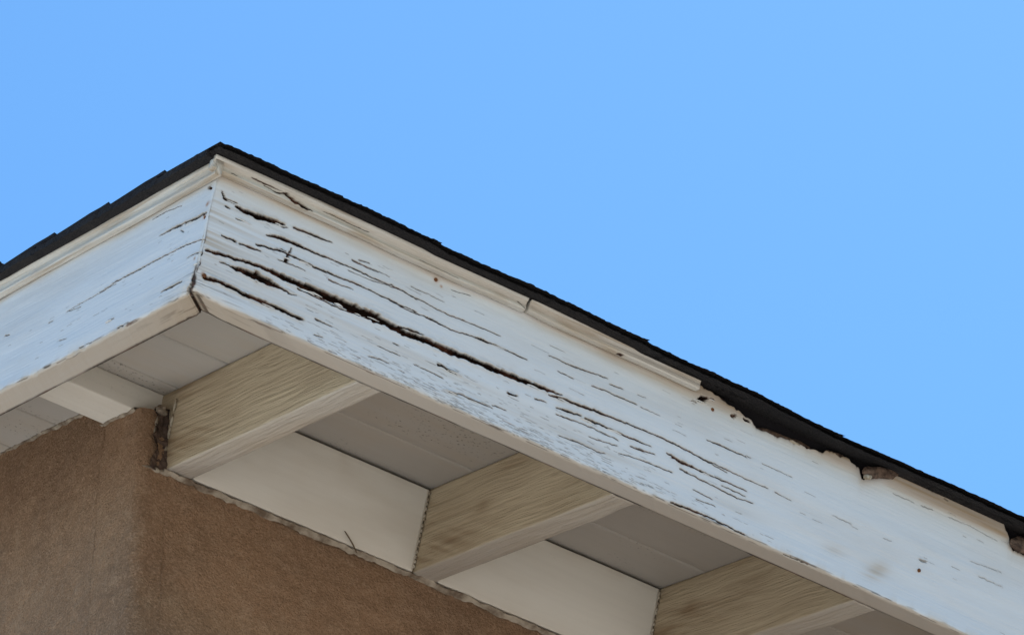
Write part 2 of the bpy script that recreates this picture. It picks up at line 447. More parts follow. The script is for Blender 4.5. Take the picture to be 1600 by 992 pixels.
def crack_field(S, Wd, cracks, seed):
    """S, Wd in mm (2-D arrays, S varies on axis 0) -> depth (mm), bare 0..1, halo 0..1, lip (mm)"""
    depth = np.zeros_like(S); bare_dark = np.zeros_like(S); halo = np.zeros_like(S); lip = np.zeros_like(S)
    s0 = S[:, 0]
    for ci, cr in enumerate(cracks):
        amt = max(q[3] for q in cr if len(q) > 3) if len(cr[0]) > 3 else 1.0
        p = np.array([q[:3] for q in cr], float)
        wm = p[:, 2].max(); R = max(9.0, wm * 2.2)
        sel = np.where((s0 > p[:, 0].min() - R) & (s0 < p[:, 0].max() + R))[0]
        if len(sel) == 0: continue
        a, bq = sel[0], sel[-1] + 1
        s = S[a:bq]; w = Wd[a:bq]
        cols = np.where((w.max(0) > p[:, 1].min() - R) & (w.min(0) < p[:, 1].max() + R))[0]
        if len(cols) == 0: continue
        c0, c1 = cols[0], cols[-1] + 1
        s = s[:, c0:c1]; w = w[:, c0:c1]
        wj = w + .55 * vn(s / 7, w / 40, seed + ci) * min(1, wm) + .35 * vn(s / 2.2, w / 40, seed + 9 + ci) * min(1.2, wm)
        wj = wj + .32 * vn(s / 2.6, w / 6, seed + 13 + ci) * min(1, wm / 5)
        best = np.full(s.shape, 1e9); hw = np.full(s.shape, .5)
        for k in range(len(p) - 1):
            A, B = p[k, :2], p[k + 1, :2]
            d = B - A; L2 = d @ d + 1e-9
            t = np.clip(((s - A[0]) * d[0] + (wj - A[1]) * d[1]) / L2, 0, 1)
            D = np.hypot(s - A[0] - t * d[0], wj - A[1] - t * d[1])
            wd = p[k, 2] + (p[k + 1, 2] - p[k, 2]) * t
            better = D < best
            best = np.where(better, D, best); hw = np.where(better, wd * .5, hw)
        hw = np.maximum(hw * (1 + .32 * vn(s / 5, w / 3, seed + 31 + ci)), .28)
        gq = best / hw
        soft = np.maximum(.26 / hw, .06)
        bb = (1 - sstep(1 - soft, 1 + soft, gq)) * amt
        dp = bb * np.minimum(.6 + hw * 2.1, 11.0) * np.sqrt(np.clip(1.15 - gq, 0.0, 1) + .12)
        depth[a:bq, c0:c1] = np.maximum(depth[a:bq, c0:c1], dp)
        bare_dark[a:bq, c0:c1] = np.maximum(bare_dark[a:bq, c0:c1], bb)
        hl = np.exp(-np.maximum(best - hw, 0) / (1.5 + hw * .75)) * np.clip(.10 + hw * .26, 0, .62) * amt
        halo[a:bq, c0:c1] = np.maximum(halo[a:bq, c0:c1], hl)
        lp = np.exp(-((best - hw * 1.25) / (.6 + hw * .35)) ** 2) * np.minimum(.12 + hw * .22, .9)
        lip[a:bq, c0:c1] = np.maximum(lip[a:bq, c0:c1], lp)
    return depth, bare_dark, halo, lip


def rounded_rect(a0, a1, b0, b1, r=.003, na=6, nb=6):
    """closed loop (a, b), counter-clockwise, with rounded arrises"""
    pts = []
    def arc(cx, cy, t0):
        for k in range(4):
            t = t0 + math.pi / 2 * k / 3
            pts.append((cx + r * math.cos(t), cy + r * math.sin(t)))
    arc(a0 + r, b0 + r, math.pi)
    for k in range(1, na): pts.append((a0 + r + (a1 - a0 - 2 * r) * k / na, b0))
    arc(a1 - r, b0 + r, -math.pi / 2)
    for k in range(1, nb): pts.append((a1, b0 + r + (b1 - b0 - 2 * r) * k / nb))
    arc(a1 - r, b1 - r, 0)
    for k in range(1, na): pts.append((a1 - r - (a1 - a0 - 2 * r) * k / na, b1))
    arc(a0 + r, b1 - r, math.pi / 2)
    for k in range(1, nb): pts.append((a0, b1 - r - (b1 - b0 - 2 * r) * k / nb))
    return np.array(pts)


def board(name, loop, svals, frame, mat, parent, wob=.0008, seed=0, tan=0.0, tanf=None, cracks=None, out_axis=None, warp=None, creamf=None, darkf=None):
    """a timber swept along s; loop in (a, b); frame(s, a, b) -> world. wob = hand-made unevenness"""
    S = np.asarray(svals)[:, None] + 0 * loop[None, :, 0]
    A = loop[None, :, 0] + 0 * S; B = loop[None, :, 1] + 0 * S
    A2 = A + wob * fbm(S * 6 + 3, B * 25 + A * 11, seed, 3)
    B2 = B + wob * fbm(S * 6 + 9, A * 25 + B * 7, seed + 5, 3)
    bare_dark = np.zeros_like(S); tn = np.full_like(S, tan)
    if tanf is not None: tn = np.clip(tn + tanf(S, A, B), 0, 1)
    if cracks:
        d, bare_dark, hl, lp = crack_field(S * 1000, B * 1000, cracks, seed)
        A2 = A2 - out_axis * (d - lp * .6) * .001 * (A * out_axis > 0.004)
        bare_dark = bare_dark * (A * out_axis > .004)
        tn = np.maximum(tn, hl)
    if warp is not None: A2, B2 = warp(S, A2, B2)
    cr_ = creamf(S, A, B) if creamf else 0 * S
    if darkf: bare_dark = np.clip(np.maximum(bare_dark, darkf(S, A, B)), 0, 1)
    V = frame(S, A2, B2)
    Sn, Mn = S.shape
    F = gridfaces(Sn, Mn, True)
    Vf = V.reshape(-1, 3)
    c0 = Vf[:Mn].mean(0); c1 = Vf[-Mn:].mean(0)
    nV = len(Vf)
    # end caps as quads fanned from the middle (pairs of edges)
    caps = []
    for k in range(0, Mn - 1, 2):
        caps.append((nV, (k + 2) % Mn, k + 1, k))
        o = nV - Mn
        caps.append((nV + 1, o + k, o + k + 1, o + (k + 2) % Mn))
    Vall = np.vstack([Vf, c0, c1])
    fl = lambda x: np.concatenate([x.ravel(), [0, 0]])
    pc = np.stack([fl(S), fl(A) , fl(B)], -1)
    pc[-2:, 0] = [S[0, 0], S[-1, 0]]
    pc = pc + np.array([seed * 1.37, seed * .11, 0])
    F = np.vstack([F, np.array(caps)])
    return link(name, Vall, F, mat, parent, True, dict(bare_dark=fl(bare_dark), tan=fl(tn), cream=fl(cr_), rust=fl(0 * S)), pc)


def lump(name, centre, radii, mat, parent, seed, frame, rough=.25, nu=18, nv=12):
    """an uneven chip or blob: frame(a, b, c) -> world"""
    th = np.linspace(0, 2 * math.pi, nu, endpoint=False)[None, :]; ph = np.linspace(.12, math.pi - .12, nv)[:, None]
    x = np.cos(th) * np.sin(ph); y = np.sin(th) * np.sin(ph); z = np.cos(ph) + 0 * th
    k = 1 + rough * fbm(x * 2.3 + y * 1.7 + seed, z * 2.6 + y, seed, 3)
    V = frame(centre[0] + radii[0] * x * k, centre[1] + radii[1] * y * k, centre[2] + radii[2] * z * k)
    F = gridfaces(nv, nu, True)
    faces = [tuple(f) for f in F] + [tuple(range(nu))[::-1], tuple(range((nv - 1) * nu, nv * nu))]
    return link(name, V.reshape(-1, 3), faces, mat, parent, True)


# ------------------------------------------------------------------ dimensions (metres, roof frame)
H, T, L, R1, RW, DK, SPACING = .1733, .0406, .5359, .2768, .0389, .0416, .4064
UMAX, VMAX = 3.3, 2.3
YW = L * CP + H * SP + .010          # outer face of the eave wall (plumb)
XW = .238                            # outer face of the gable wall

# ------------------------------------------------------------------ ground
gv = []; n = 41
lin = np.sign(np.linspace(-1, 1, n)) * np.abs(np.linspace(-1, 1, n)) ** 3 * 4000
X, Y = np.meshgrid(lin, lin, indexing='ij')
ground = link('ground', np.stack([X, Y, .03 * fbm(X / 3, Y / 3, 2) * (np.hypot(X, Y) < 60) - .03], -1), gridfaces(n, n, False)[:, ::-1], M_GROUND)
n = 25
X, Y = np.meshgrid(np.linspace(-13, -.35, n), np.linspace(-22, 14, n), indexing='ij')
bounce_slab = link('added_bounce_slab', np.stack([X, Y, .035 + .004 * fbm(X, Y, 6)], -1), gridfaces(n, n, False)[:, ::-1], M_BOUNCE)  # pale slab added out of view to bounce light onto the gable wall
bounce_slab['kind'] = 'structure'
bounce_slab['label'] = 'unseen pale slab added to bounce light onto the gable wall'
ground['kind'] = 'structure'
ground['label'] = 'dry pale ground around the house'

# ------------------------------------------------------------------ house
house = bpy.data.objects.new('house', None)
C.objects.link(house)
house['label'] = 'corner of a tan stucco house with peeling white fascia boards under a dark shingle roof'
house['category'] = 'house'


def deck_z(y):                       # underside of the roof boards above world y
    return (y * SP / CP) - DK / CP + Z0


# stucco walls, one shell with a soft corner
def build_wall():
    r = .016
    path = []; nrm = []
    for y in np.concatenate([np.linspace(VMAX * CP - .1, 1.35, 8)[:-1], np.linspace(1.35, YW + r, 200)]):
        path.append((XW, y)); nrm.append((-1, 0))
    for k in range(1, 9):
        t = math.pi + math.pi / 2 * k / 9
        path.append((XW + r + r * math.cos(t), YW + r + r * math.sin(t))); nrm.append((math.cos(t), math.sin(t)))
    for x in np.concatenate([np.linspace(XW + r, 1.2, 250), np.linspace(1.2, UMAX - .15, 14)[1:]]):
        path.append((x, YW)); nrm.append((0, -1))
    path += [(UMAX - .15, VMAX * CP - .1)]; nrm += [(1, 1)]
    path = np.array(path); nrm = np.array(nrm, float)
    ztop = deck_z(path[:, 1]) - .002
    cut = (path[:, 0] < R1 + .004) & (path[:, 1] < .700 * CP + .06 * SP)
    ztop = ztop - cut * .0405
    ztop[-1] = deck_z(VMAX * CP - .1) - .002
    t = np.concatenate([np.linspace(0, .8, 200), np.linspace(1.0, Z0 + .2, 14)])
    Zg = np.maximum(ztop[:, None] - t[None, :], -.15)
    arc = np.concatenate([[0], np.cumsum(np.hypot(*np.diff(path, axis=0).T))])
    A = arc[:, None] + 0 * Zg
    d = .0028 * fbm(A * 9, Zg * 9, 3, 3) + .0009 * fbm(A * 55, Zg * 55, 8, 2) + .0007 * fbm(A * 130, Zg * 130, 9, 1)
    d[-1] = 0
    P = np.stack([path[:, 0][:, None] + nrm[:, 0][:, None] * d, path[:, 1][:, None] + nrm[:, 1][:, None] * d, Zg], -1)
    Sn, Mn = Zg.shape
    F = gridfaces(Sn, Mn, False)
    # close the loop at the back
    j = np.arange(Mn - 1)
    back = np.stack([(Sn - 1) * Mn + j, (Sn - 1) * Mn + j + 1, j + 1, j], -1)
    w = link('stucco_wall', P.reshape(-1, 3), np.vstack([F, back]), M_STUCCO, house)
    w['label'] = 'rough tan stucco wall with a soft rounded corner'
    return w


wall = build_wall()

# roof boards seen from below, one by one
edges = [T + .001, .152, .292, .432]
while edges[-1] < VMAX - .1: edges.append(edges[-1] + .140)
us = np.concatenate([np.linspace(T + .001, 1.4, 60), np.linspace(1.4, UMAX - .02, 10)[1:]])
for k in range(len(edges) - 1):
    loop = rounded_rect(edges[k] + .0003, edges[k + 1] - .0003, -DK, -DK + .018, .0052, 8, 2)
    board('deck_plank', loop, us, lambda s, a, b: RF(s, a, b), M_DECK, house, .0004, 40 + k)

# rafters
vs = np.concatenate([np.linspace(T + .0015, .66, 130), np.linspace(.66, VMAX - .05, 8)[1:]])
rafters = []
k = 0
while R1 + k * SPACING < UMAX - .1:
    u = R1 + k * SPACING
    loop = rounded_rect(u, u + RW, -H, -DK - .0005, .0036, 4, 44)
    def tf(S, A, B, k=k):
        side = (B > -H + .003)
        n = .5 + .5 * fbm(S * 6 + k * 3.1, B * 22, 60 + k, 4)
        g2 = .5 + .5 * fbm(S * 11, B * 170 + 14 * np.sin(S * 5 + k), 66 + k, 3)
        low = np.exp(-((B + H - .040 + .02 * np.sin(k * 2.2)) / .026) ** 2) * sstep(.22, .50, S)
        high = sstep(-.085, -.048, B) * (.35 + .65 * sstep(.2, .5, S))
        wallw = sstep(.40, .56, S)
        knot = np.exp(-(((S - .31 - .07 * (k % 3)) / .022) ** 2 + ((B + .09 + .02 * (k % 2)) / .010) ** 2)) * (k % 4 != 0)
        return side * (.62 * low * (.3 + g2) + .50 * high * n + .28 * wallw * g2 + .35 * np.clip(n - .4, 0, 1) + .5 * knot) - .2 * (1 - side)
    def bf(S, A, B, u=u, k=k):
        return .75 * np.exp(-((A - u - RW) ** 2 + (B + H) ** 2) / .0026 ** 2) * sstep(-.5, .3, fbm(S * 16, S * 0, 160 + k, 3))  # thin broken dark line along the lower right edge
    o = board('rafter', loop, vs, lambda s, a, b: RF(a, s, b), M_RAFTER, house, .0007, 70 + k, .22, tf, creamf=lambda S, A, B: 1 - sstep(-H + .0008, -H + .0032, B), darkf=bf)
    rafters.append(u); k += 1

# blocking between the rafters, each with a ragged bead of old caulk at its right-hand joint
for i, u in enumerate(rafters[:-1]):
    a0, a1 = u + RW + .0015, u + SPACING - .003
    loop = rounded_rect(L, L + .009, -H + .0008, -DK - .0050, .0012, 2, 22)
    board('blocking_board', loop, np.linspace(a0, a1, 90), lambda s, a, b: RF(s, a, b), M_BLOCK, house, .0004, 90 + i, .0, lambda S, A, B, i=i: .08 * np.clip(fbm(S * 20, B * 18 + i, 95 + i, 4), 0, 1) + .22 * sstep(-.075, -.05, B) * (.5 + .5 * fbm(S * 30, B * 20, 97 + i, 3)) + .25 * np.exp(-(B + H) / .012))

# ---- caulk lumps in the joint: each a separate bead along the corner of board and rafter
def bead(name, p0, p1, rad, n, parent, mat, seed, frame, gap=.5):
    V = []; F = []
    p0 = np.array(p0); p1 = np.array(p1)
    nu = 7
    for k in range(n):
        c = p0 + (p1 - p0) * (k + .5 + .25 * vn(k * 1.7, .3, seed)) / n
        ln = np.linalg.norm(p1 - p0) / n * (gap + .12 * vn(k * 2.3, 1.1, seed))
        d = (p1 - p0) / np.linalg.norm(p1 - p0)
        e1 = np.cross(d, [.3, .5, .8]); e1 /= np.linalg.norm(e1); e2 = np.cross(d, e1)
        base = len(V)
        for q, (tt, rr) in enumerate(((-.5, .35), (-.25, .9), (.1, 1.0), (.5, .4))):
            for j in range(nu):
                th = 2 * math.pi * j / nu
                r_ = rad * rr * (1 + .3 * vn(k * 3.1 + j, q * 1.3, seed + 4))
                pt = c + d * ln * tt * 1.2 + (e1 * math.cos(th) + e2 * math.sin(th)) * r_
                V.append(frame(pt[0], pt[1], pt[2]))
        for q in range(3):
            for j in range(nu):
                F.append((base + q * nu + j, base + q * nu + (j + 1) % nu, base + (q + 1) * nu + (j + 1) % nu, base + (q + 1) * nu + j))
        F.append(tuple(base + j for j in range(nu))[::-1]); F.append(tuple(base + 3 * nu + j for j in range(nu)))
    return link(name, V, F, mat, parent)


for i, u in enumerate(rafters[1:4]):
    bead('caulk_bead', (u - .0018, L + .0005, -H + .004), (u - .0018, L + .0005, -DK - .006), .0021, 15, house, M_CAULK, 5 + i, RF, .62)
# ragged lip of plaster where the wall meets the blocking
def plaster_lip():
    x = np.linspace(rafters[0] - .005, 1.6, 520)
    rows = [(.004, .002), (.001, .0015), (-.001, -.001), (.001, -.003), (.006, -.005)]
    P = []
    for k, (o, dz) in enumerate(rows):
        y = YW - .009 + o * 1.1 + .0022 * fbm(x * 90, 0 * x + k * .8, 12, 3)
        z = L * SP - H * CP + Z0 + dz * .55 - .0015 + (.0018 * fbm(x * 14, 0 * x, 25, 2) + .0020) * fbm(x * 45, 0 * x + k * .35, 22, 3) - (k > 3) * .004 * np.abs(fbm(x * 30, 0 * x, 23, 3))
        P.append(np.stack([x, y, z], -1))
    P = np.stack(P, 1)
    link('plaster_lip', P.reshape(-1, 3), gridfaces(len(x), len(rows), False), M_LIP, house)
plaster_lip()


# dark rotted gap between the gable wall and the first rafter
def corner_gap():
    ny, nz = 18, 70
    z1 = deck_z(YW) - .034; z0 = L * SP - H * CP + Z0 - .004
    b = np.linspace(z0, z1, nz)[:, None]; a = np.linspace(.2570, R1 + .002, ny)[None, :]
    q = (a - .2570) / (R1 + .002 - .2570)
    y = YW - .0045 - .004 * np.abs(fbm(a * 150, b * 110, 5, 3)) + .004 * np.sin(q * math.pi)
    aa = a + (.0065 * fbm(b * 45, b * 0 + .2, 15, 3)) * (1 - q) ** 2
    o = link('rotted_filler', np.stack([aa + 0 * b, y, b + 0 * a], -1).reshape(-1, 3), gridfaces(nz, ny, False), M_FILLER, house)
    o['label'] = 'dark crumbling filler in the gap beside the first rafter'
    bead('caulk_bead', (R1 - .001, L + .018, -H + .004), (R1 - .002, L + .022, -DK - .02), .0022, 5, house, M_CAULK, 31, RF, .7)
    bead('caulk_bead', (.256, L + .024, -H - .002), (.258, L + .032, -DK - .05), .0022, 6, house, M_LIP, 32, RF, .9)
    bead('caulk_bead', (.246, L + .012, -H - .005), (R1 + .006, L + .006, -H - .004), .0042, 3, house, M_LIP, 33, RF, 1.3)
    lump('caulk_lump', (.262, L + .034, -DK - .040), (.009, .008, .005), M_LIP, house, 41, RF, .5)
corner_gap()

# lookouts under the gable overhang
for k, v in enumerate((.606, 1.215, 1.825)):
    loop = rounded_rect(v, v + .088, -DK - .0385, -DK - .0004, .002, 6, 4)
    board('lookout_block', loop, np.linspace(T + .0015, XW + .06, 24), lambda s, a, b: RF(s, a, b), M_BLOCK, house, .0006, 110 + k, .1)
def gable_lip(v0, v1, seed, wq, name='plaster_lip'):
    y = np.linspace(v0, v1, int((v1 - v0) * 420) + 8)
    P = []
    for k, (o, dw) in enumerate(((.004, .002), (-.001, .001), (-.002, -.002), (.004, -.005))):
        P.append(RF(XW - .001 + o + .0018 * fbm(y * 80, 0 * y + k, seed, 3), y, wq + dw * (1 + .5 * fbm(y * 40, 0 * y, seed + 4, 2)) + .0014 * fbm(y * 60, 0 * y + k * .4, seed + 2, 3)))
    P = np.stack(P, 1)
    link(name, P.reshape(-1, 3), gridfaces(len(y), 4, False)[:, ::-1], M_LIP, house)
gable_lip(.6, .70, 51, -DK - .0385)
gable_lip(.71, 1.19, 55, -DK)


# ------------------------------------------------------------------ fascia boards
def fascia(name, cracks, rake, dense, length, seed, top_s, top_w):
    ss = np.concatenate([np.arange(.0, dense, .0019), np.linspace(dense, length, 26)])
    r = .005
    nf, nb = 265, 20
    t = np.linspace(0, 1, nf)[None, :]
    S = ss[:, None]
    wt = np.interp(ss * 1000, top_s, top_w)[:, None] * .001
    if not rake:
        ra = (ss[:, None] > .756)
        wt = wt + ra * (.0020 * fbm(ss * 90, ss * 0, 71, 4) + .0022 * np.minimum(0, fbm(ss * 230, ss * 0, 72, 2)))[:, None]
    Wf = wt + (-H + r - wt) * t
    Of = 0 * Wf
    an = np.linspace(0, math.pi / 2, 8)[None, 1:-1]
    Wa = -H + r - r * np.sin(an) + 0 * S; Oa = -r + r * np.cos(an) + 0 * S
    Ob = np.linspace(-r, -T, nb)[None, :] + 0 * S; Wb = -H + 0 * Ob
    Wc = wt; Oc = -T + 0 * S
    W = np.hstack([Wf, Wa, Wb, Wc]); O = np.hstack([Of, Oa, Ob, Oc])
    S2 = S + 0 * W
    depthf = sstep(-T, 0, O)
    d, bare_dark, halo, lip = crack_field(S2 * 1000, W * 1000, cracks, seed)
    front = (np.arange(W.shape[1]) < nf + 3)[None, :] * np.ones_like(W)
    d *= front; bare_dark *= front; halo *= front; lip *= front
    # swelling and shallow cupping of the old board, coarse raised grain
    swell = .0011 * fbm(S2 * 3, W * 26, seed + 1, 3) +   .00013 * fbm(S2 * 22, W * 420, seed + 2, 2)
    swell -= .0018 * np.exp(-((W + .147) / .02) ** 2) * (0 if rake else 1)
    fw_ = np.where(O < -.001, 1 + O / T, 1.0)
    out = swell * np.maximum(front, fw_) - d * .001 + lip * .0008
    if not rake:
        mid0 = np.interp(S2, [0, .1, .25, .45, .7, .9], [-.112, -.112, -.124, -.133, -.138, -.148])
        cup = sstep(.05, .16, S2) * (1 - sstep(.75, 1.05, S2))
        swell = swell + cup * .17 * np.clip(mid0 - W, 0, 1)
        swell = swell - cup * .0025 * np.exp(-((W - mid0 - .012) / .011) ** 2)
    # weathered, ragged lower arris and corner end
    n1 = fbm(S2 * 60, W * 90, seed + 3, 3)
    low = np.exp(-np.abs(W + H) / .004) * np.exp(-np.abs(O) / .006)
    nl = fbm(S2 * 45, S2 * 0 + .5, seed + 33, 4)
    out = out - low * (.0010 * np.abs(n1) + .0034 * np.clip(nl - .15, 0, 1))
    corner = np.exp(-S2 / .035) * np.exp(-(W + H) / .018) * (W < -.1)
    out = out - .006 * corner * (1 + .4 * n1)
    W = W + .006 * corner * (O < .001) + .0004 * n1 * (O < -.004)
    # smooth caulked joint on the corner
    out = out - .0016 * np.exp(-S2 / .0022) * front
    Sm = -O + .0003 + ss[:, None]
    gap = (.0125 if rake else .0030) * sstep(-.136, -.158, W) * (1 + .35 * vn(W * 260, W * 0, seed + 40)) * np.exp(-S2 / .02)
    Sm = Sm + gap
    O2 = O + out
    # attributes
    cream = sstep(.0012, -.0006, W + H - .0016 - .0034 * (.5 + .5 * fbm(S2 * 40, S2 * 0, seed + 34, 4)) * (O > -.004))
    cream = np.maximum(cream, (np.arange(W.shape[1]) >= nf + 4)[None, :] * np.ones_like(W))
    cream = np.clip(cream, 0, 1)
    nn = .5 + .5 * fbm(S2 * 9, W * 60, seed + 6, 3)
    ns = .5 + .5 * fbm(S2 * 5, W * 260, seed + 7, 3)
    tan = halo * (.45 + .8 * nn)
    # runs of dirt under the moulding
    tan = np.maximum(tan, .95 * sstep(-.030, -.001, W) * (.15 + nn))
    tan = np.maximum(tan, .8 * corner * 1.6 * ns)
    if rake:
        tan = np.maximum(tan, .95 * np.exp(-(W + H) / .018) * np.exp(-S2 / .07) * (.35 + ns))
    else:
        tan = np.maximum(tan, .8 * np.exp(-(W + H) / .012) * np.exp(-S2 / .08) * (.35 + ns))
        tan = np.maximum(tan, 1.0 * np.exp(-((W + .085) / .055) ** 2) * np.exp(-S2 / .12) * np.clip(ns * 1.15 - .12, 0, 1))
        tan = np.maximum(tan, .55 * np.exp(-(wt - W) / .012) * (S2 > .75) * (.4 + .9 * nn) * front)
        band = np.exp(-((W + .012 - 0 * W) / .016) ** 2) * sstep(1.06, 1.10, S2) * (1 - sstep(1.27, 1.31, S2))
        tan = np.maximum(tan, 1.1 * sstep(-.022, -.004, W) * sstep(1.045, 1.09, S2) * (1 - sstep(1.29, 1.31, S2)) * (.55 + .6 * ns))
        # long pale-brown scuffs beside the widest split and two rubbed smudges
        mid = np.interp(S2, [0, .1, .25, .45, .7, .9], [-.115, -.118, -.128, -.135, -.140, -.150])
        tan = np.maximum(tan, .42 * np.exp(-((W - mid) / .010) ** 2) * sstep(.03, .10, S2) * (1 - sstep(.60, .78, S2)) * ns * 1.3)
        for (cs, cw, rs, rw_, am) in ((1.091, -.137, .016, .016, .55), (1.017, -.135, .018, .008, .28), (.845, -.14, .05, .01, .2)):
            q = ((S2 - cs - (W - cw) * .6) / rs) ** 2 + ((W - cw) / rw_) ** 2
            tan = np.maximum(tan, am * np.exp(-q) * (.5 + ns))
    tan = np.clip(tan, 0, 1)
    bare_dark = np.maximum(bare_dark, .95 * sstep(-.126, -.142, W) * (1 - sstep(.0015, .0042, S2 + .0012 * n1)))
    chip = sstep(.42, .75, fbm(S2 * 26, W * 500 + O * 500, seed + 65, 3)) * np.exp(-((W + H - .0022) / .0026) ** 2) * (O > -.0045)
    bare_dark = np.maximum(bare_dark, .8 * chip)
    tan = np.maximum(tan, np.clip(sstep(.0, .4, nl) * np.exp(-np.abs(W + H) / .005) * front * .6, 0, 1))
    endw = np.exp(-(W + H) / .022) * np.exp(-S2 / .045) * (W < -.11)
    gl = vn(S2 * 16, W * 700, seed + 61) + .5 * vn(S2 * 30, W * 1500, seed + 62)
    tan = np.clip(np.maximum(tan, 1.15 * endw * (.6 + .5 * gl)), 0, 1)
    bare_dark = np.maximum(bare_dark, np.clip(endw * 1.6 * sstep(.35, .8, gl), 0, .75) * (O > -T + .002))
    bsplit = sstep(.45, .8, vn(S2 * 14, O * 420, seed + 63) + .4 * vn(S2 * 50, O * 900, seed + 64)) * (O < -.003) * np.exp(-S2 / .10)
    bare_dark = np.maximum(bare_dark, .55 * bsplit)
    back = sstep(-T + .0052, -T + .0015, O + .001 * n1) * (.55 + .45 * sstep(-.4, .3, fbm(S2 * 12, S2 * 0, seed + 50, 3)))  # thin uneven dark line along the lower back edge
    bare_dark = np.maximum(bare_dark, .85 * back)
    rust = np.zeros_like(W)
    spots = ((.0085, -.047, .004), (.008, -.064, .004), (.012, -.122, .003)) if rake else ((.3353, -.0144, .0042), (.345, -.020, .002), (.012, -.142, .004), (.785, -.020, .003))
    for (cs, cw, rr) in spots:
        q = np.hypot(S2 - cs, (W - cw)) / rr * (1 + .3 * n1)
        rust = np.maximum(rust, .9 * np.exp(-q ** 2 * 1.3) * front)
    # raw broken edge where the top has rotted away
    if not rake:
        raw = np.exp(-(wt - W) / .0016) * (S2 > .757) * front
        bare_dark = np.maximum(bare_dark, np.clip(raw * (.35 + .9 * n1), 0, 1))
        bare_dark = np.maximum(bare_dark, ((np.arange(W.shape[1]) == W.shape[1] - 1)[None, :] * (S2 > .757)) * 1.0)
    V = RF(-O2, Sm, W) if rake else RF(Sm, -O2, W)
    Sn, Mn = W.shape
    F = gridfaces(Sn, Mn, True)
    if rake: F = F[:, ::-1]
    F = [tuple(f) for f in F.tolist()]
    F.append(tuple(range(Mn)) if rake else tuple(range(Mn))[::-1])
    pc = np.stack([S2 + seed, O, W], -1)
    ob = link(name, V.reshape(-1, 3), F, M_FASCIA, house, True, dict(bare_dark=bare_dark, tan=tan, cream=cream, rust=rust), pc.reshape(-1, 3))
    return ob


def fine_cracks(n, s0, s1, w0, w1, seed, wid=(.5, 1.0), ln=(8, 30), dens=None, tilt=-.02):
    r = np.random.default_rng(seed); out = []
    while len(out) < n:
        s = r.uniform(s0, s1); w = r.uniform(w0, w1)
        if dens is not None and r.uniform() > dens(s, w): continue
        l = r.uniform(*ln) * r.uniform(.4, 1); wd = r.uniform(*wid)
        dy = r.normal(0, .35)
        out.append([(s, w, wd * .6, r.uniform(.3, .75)), (s + l * .5, w + tilt * l * .5 + dy, wd), (s + l, w + tilt * l, wd * .5)])
    return out


low = lambda s, w: math.exp(-max(0, w + 165) / 17) * math.exp(-((s - 430) / 270) ** 2)
EAVE_CRACKS = [[(a, c, w * (.86 if w < 2.6 and a > 220 else 1.0) * (1.18 if a < 180 else 1.0)) + ((.5,) if a > 960 else (.9,) if w < 2.2 else (1.0,)) for a, c, w in q] for q in EAVE_CRACKS]
eave_all = EAVE_CRACKS + fine_cracks(520, 110, 980, -171, -112, 11, (.35, .8), (5, 22), low) \
    + fine_cracks(38, 150, 1000, -120, -20, 12, (.3, .5), (8, 30)) + fine_cracks(16, 700, 1330, -165, -10, 13, (.3, .5), (6, 24)) \
    + fine_cracks(30, 15, 200, -160, -10, 14, (.35, .6), (5, 22))
rake_all = RAKE_CRACKS + fine_cracks(34, 60, 640, -168, -80, 15, (.3, .6), (5, 18)) + fine_cracks(16, 10, 120, -165, -30, 16, (.35, .7), (5, 16))
ts = [-10, 750, 756] + [p[0] for p in ROT_TOP[1:]] + [1345, 1370, 1400, 1500, 4000]
tw = [17, 17, 6] + [p[1] for p in ROT_TOP[1:]] + [-20, -8, 4, 16, 16]
fb = fascia('fascia_board', eave_all, False, 1.40, UMAX, 3, ts, tw)
fb['label'] = 'white eave fascia board split by long dark cracks, its top rotted away at the right'
fr = fascia('fascia_board', rake_all, True, .72, VMAX, 5, [-10, 4000], [9, 9])
fr['label'] = 'white gable fascia board with a few short dark splits near the corner'

# curled chips of paint standing up along the splits
def paint_flake(s, w, ln, ht, curl, ang, rake, parent, seed):
    n, m = 6, 4
    a = np.linspace(-.5, .5, n)[:, None]; q = np.linspace(0, 1, m)[None, :]
    wid = ht * (1 - (2 * a) ** 2 * .8) * (1 + .35 * vn(a * 5, a * 0, seed))
    aa = s + ln * a + q * ang * ht; ww = w - q * wid * math.copysign(1, curl) * .85
    out = .0004 + abs(curl) * q ** 2 * (1 + .3 * vn(a * 4, q * 2, seed + 1))
    P = []
    for off in (0.0, .00035):
        P.append((RF(-(out - off) * 1.0, aa + 0 * q, ww) if rake else RF(aa + 0 * q, -(out - off) * 1.0, ww)).reshape(-1, 3))
    F = gridfaces(n, m, False); N = n * m
    rim = [(i * m + m - 1, (i + 1) * m + m - 1, N + (i + 1) * m + m - 1, N + i * m + m - 1) for i in range(n - 1)]
    Fa = np.vstack([F, F[:, ::-1] + N, np.array(rim)])
    V = np.vstack(P)
    pcv = np.stack([np.full(2 * N, s + seed), np.zeros(2 * N), np.full(2 * N, w)], -1)
    tn = np.concatenate([np.full(N, .10), np.full(N, .5)]); z = np.zeros(2 * N)
    link('paint_flake', V, Fa, M_FASCIA, parent, True, dict(bare_dark=z, tan=tn, cream=z, rust=z), pcv)


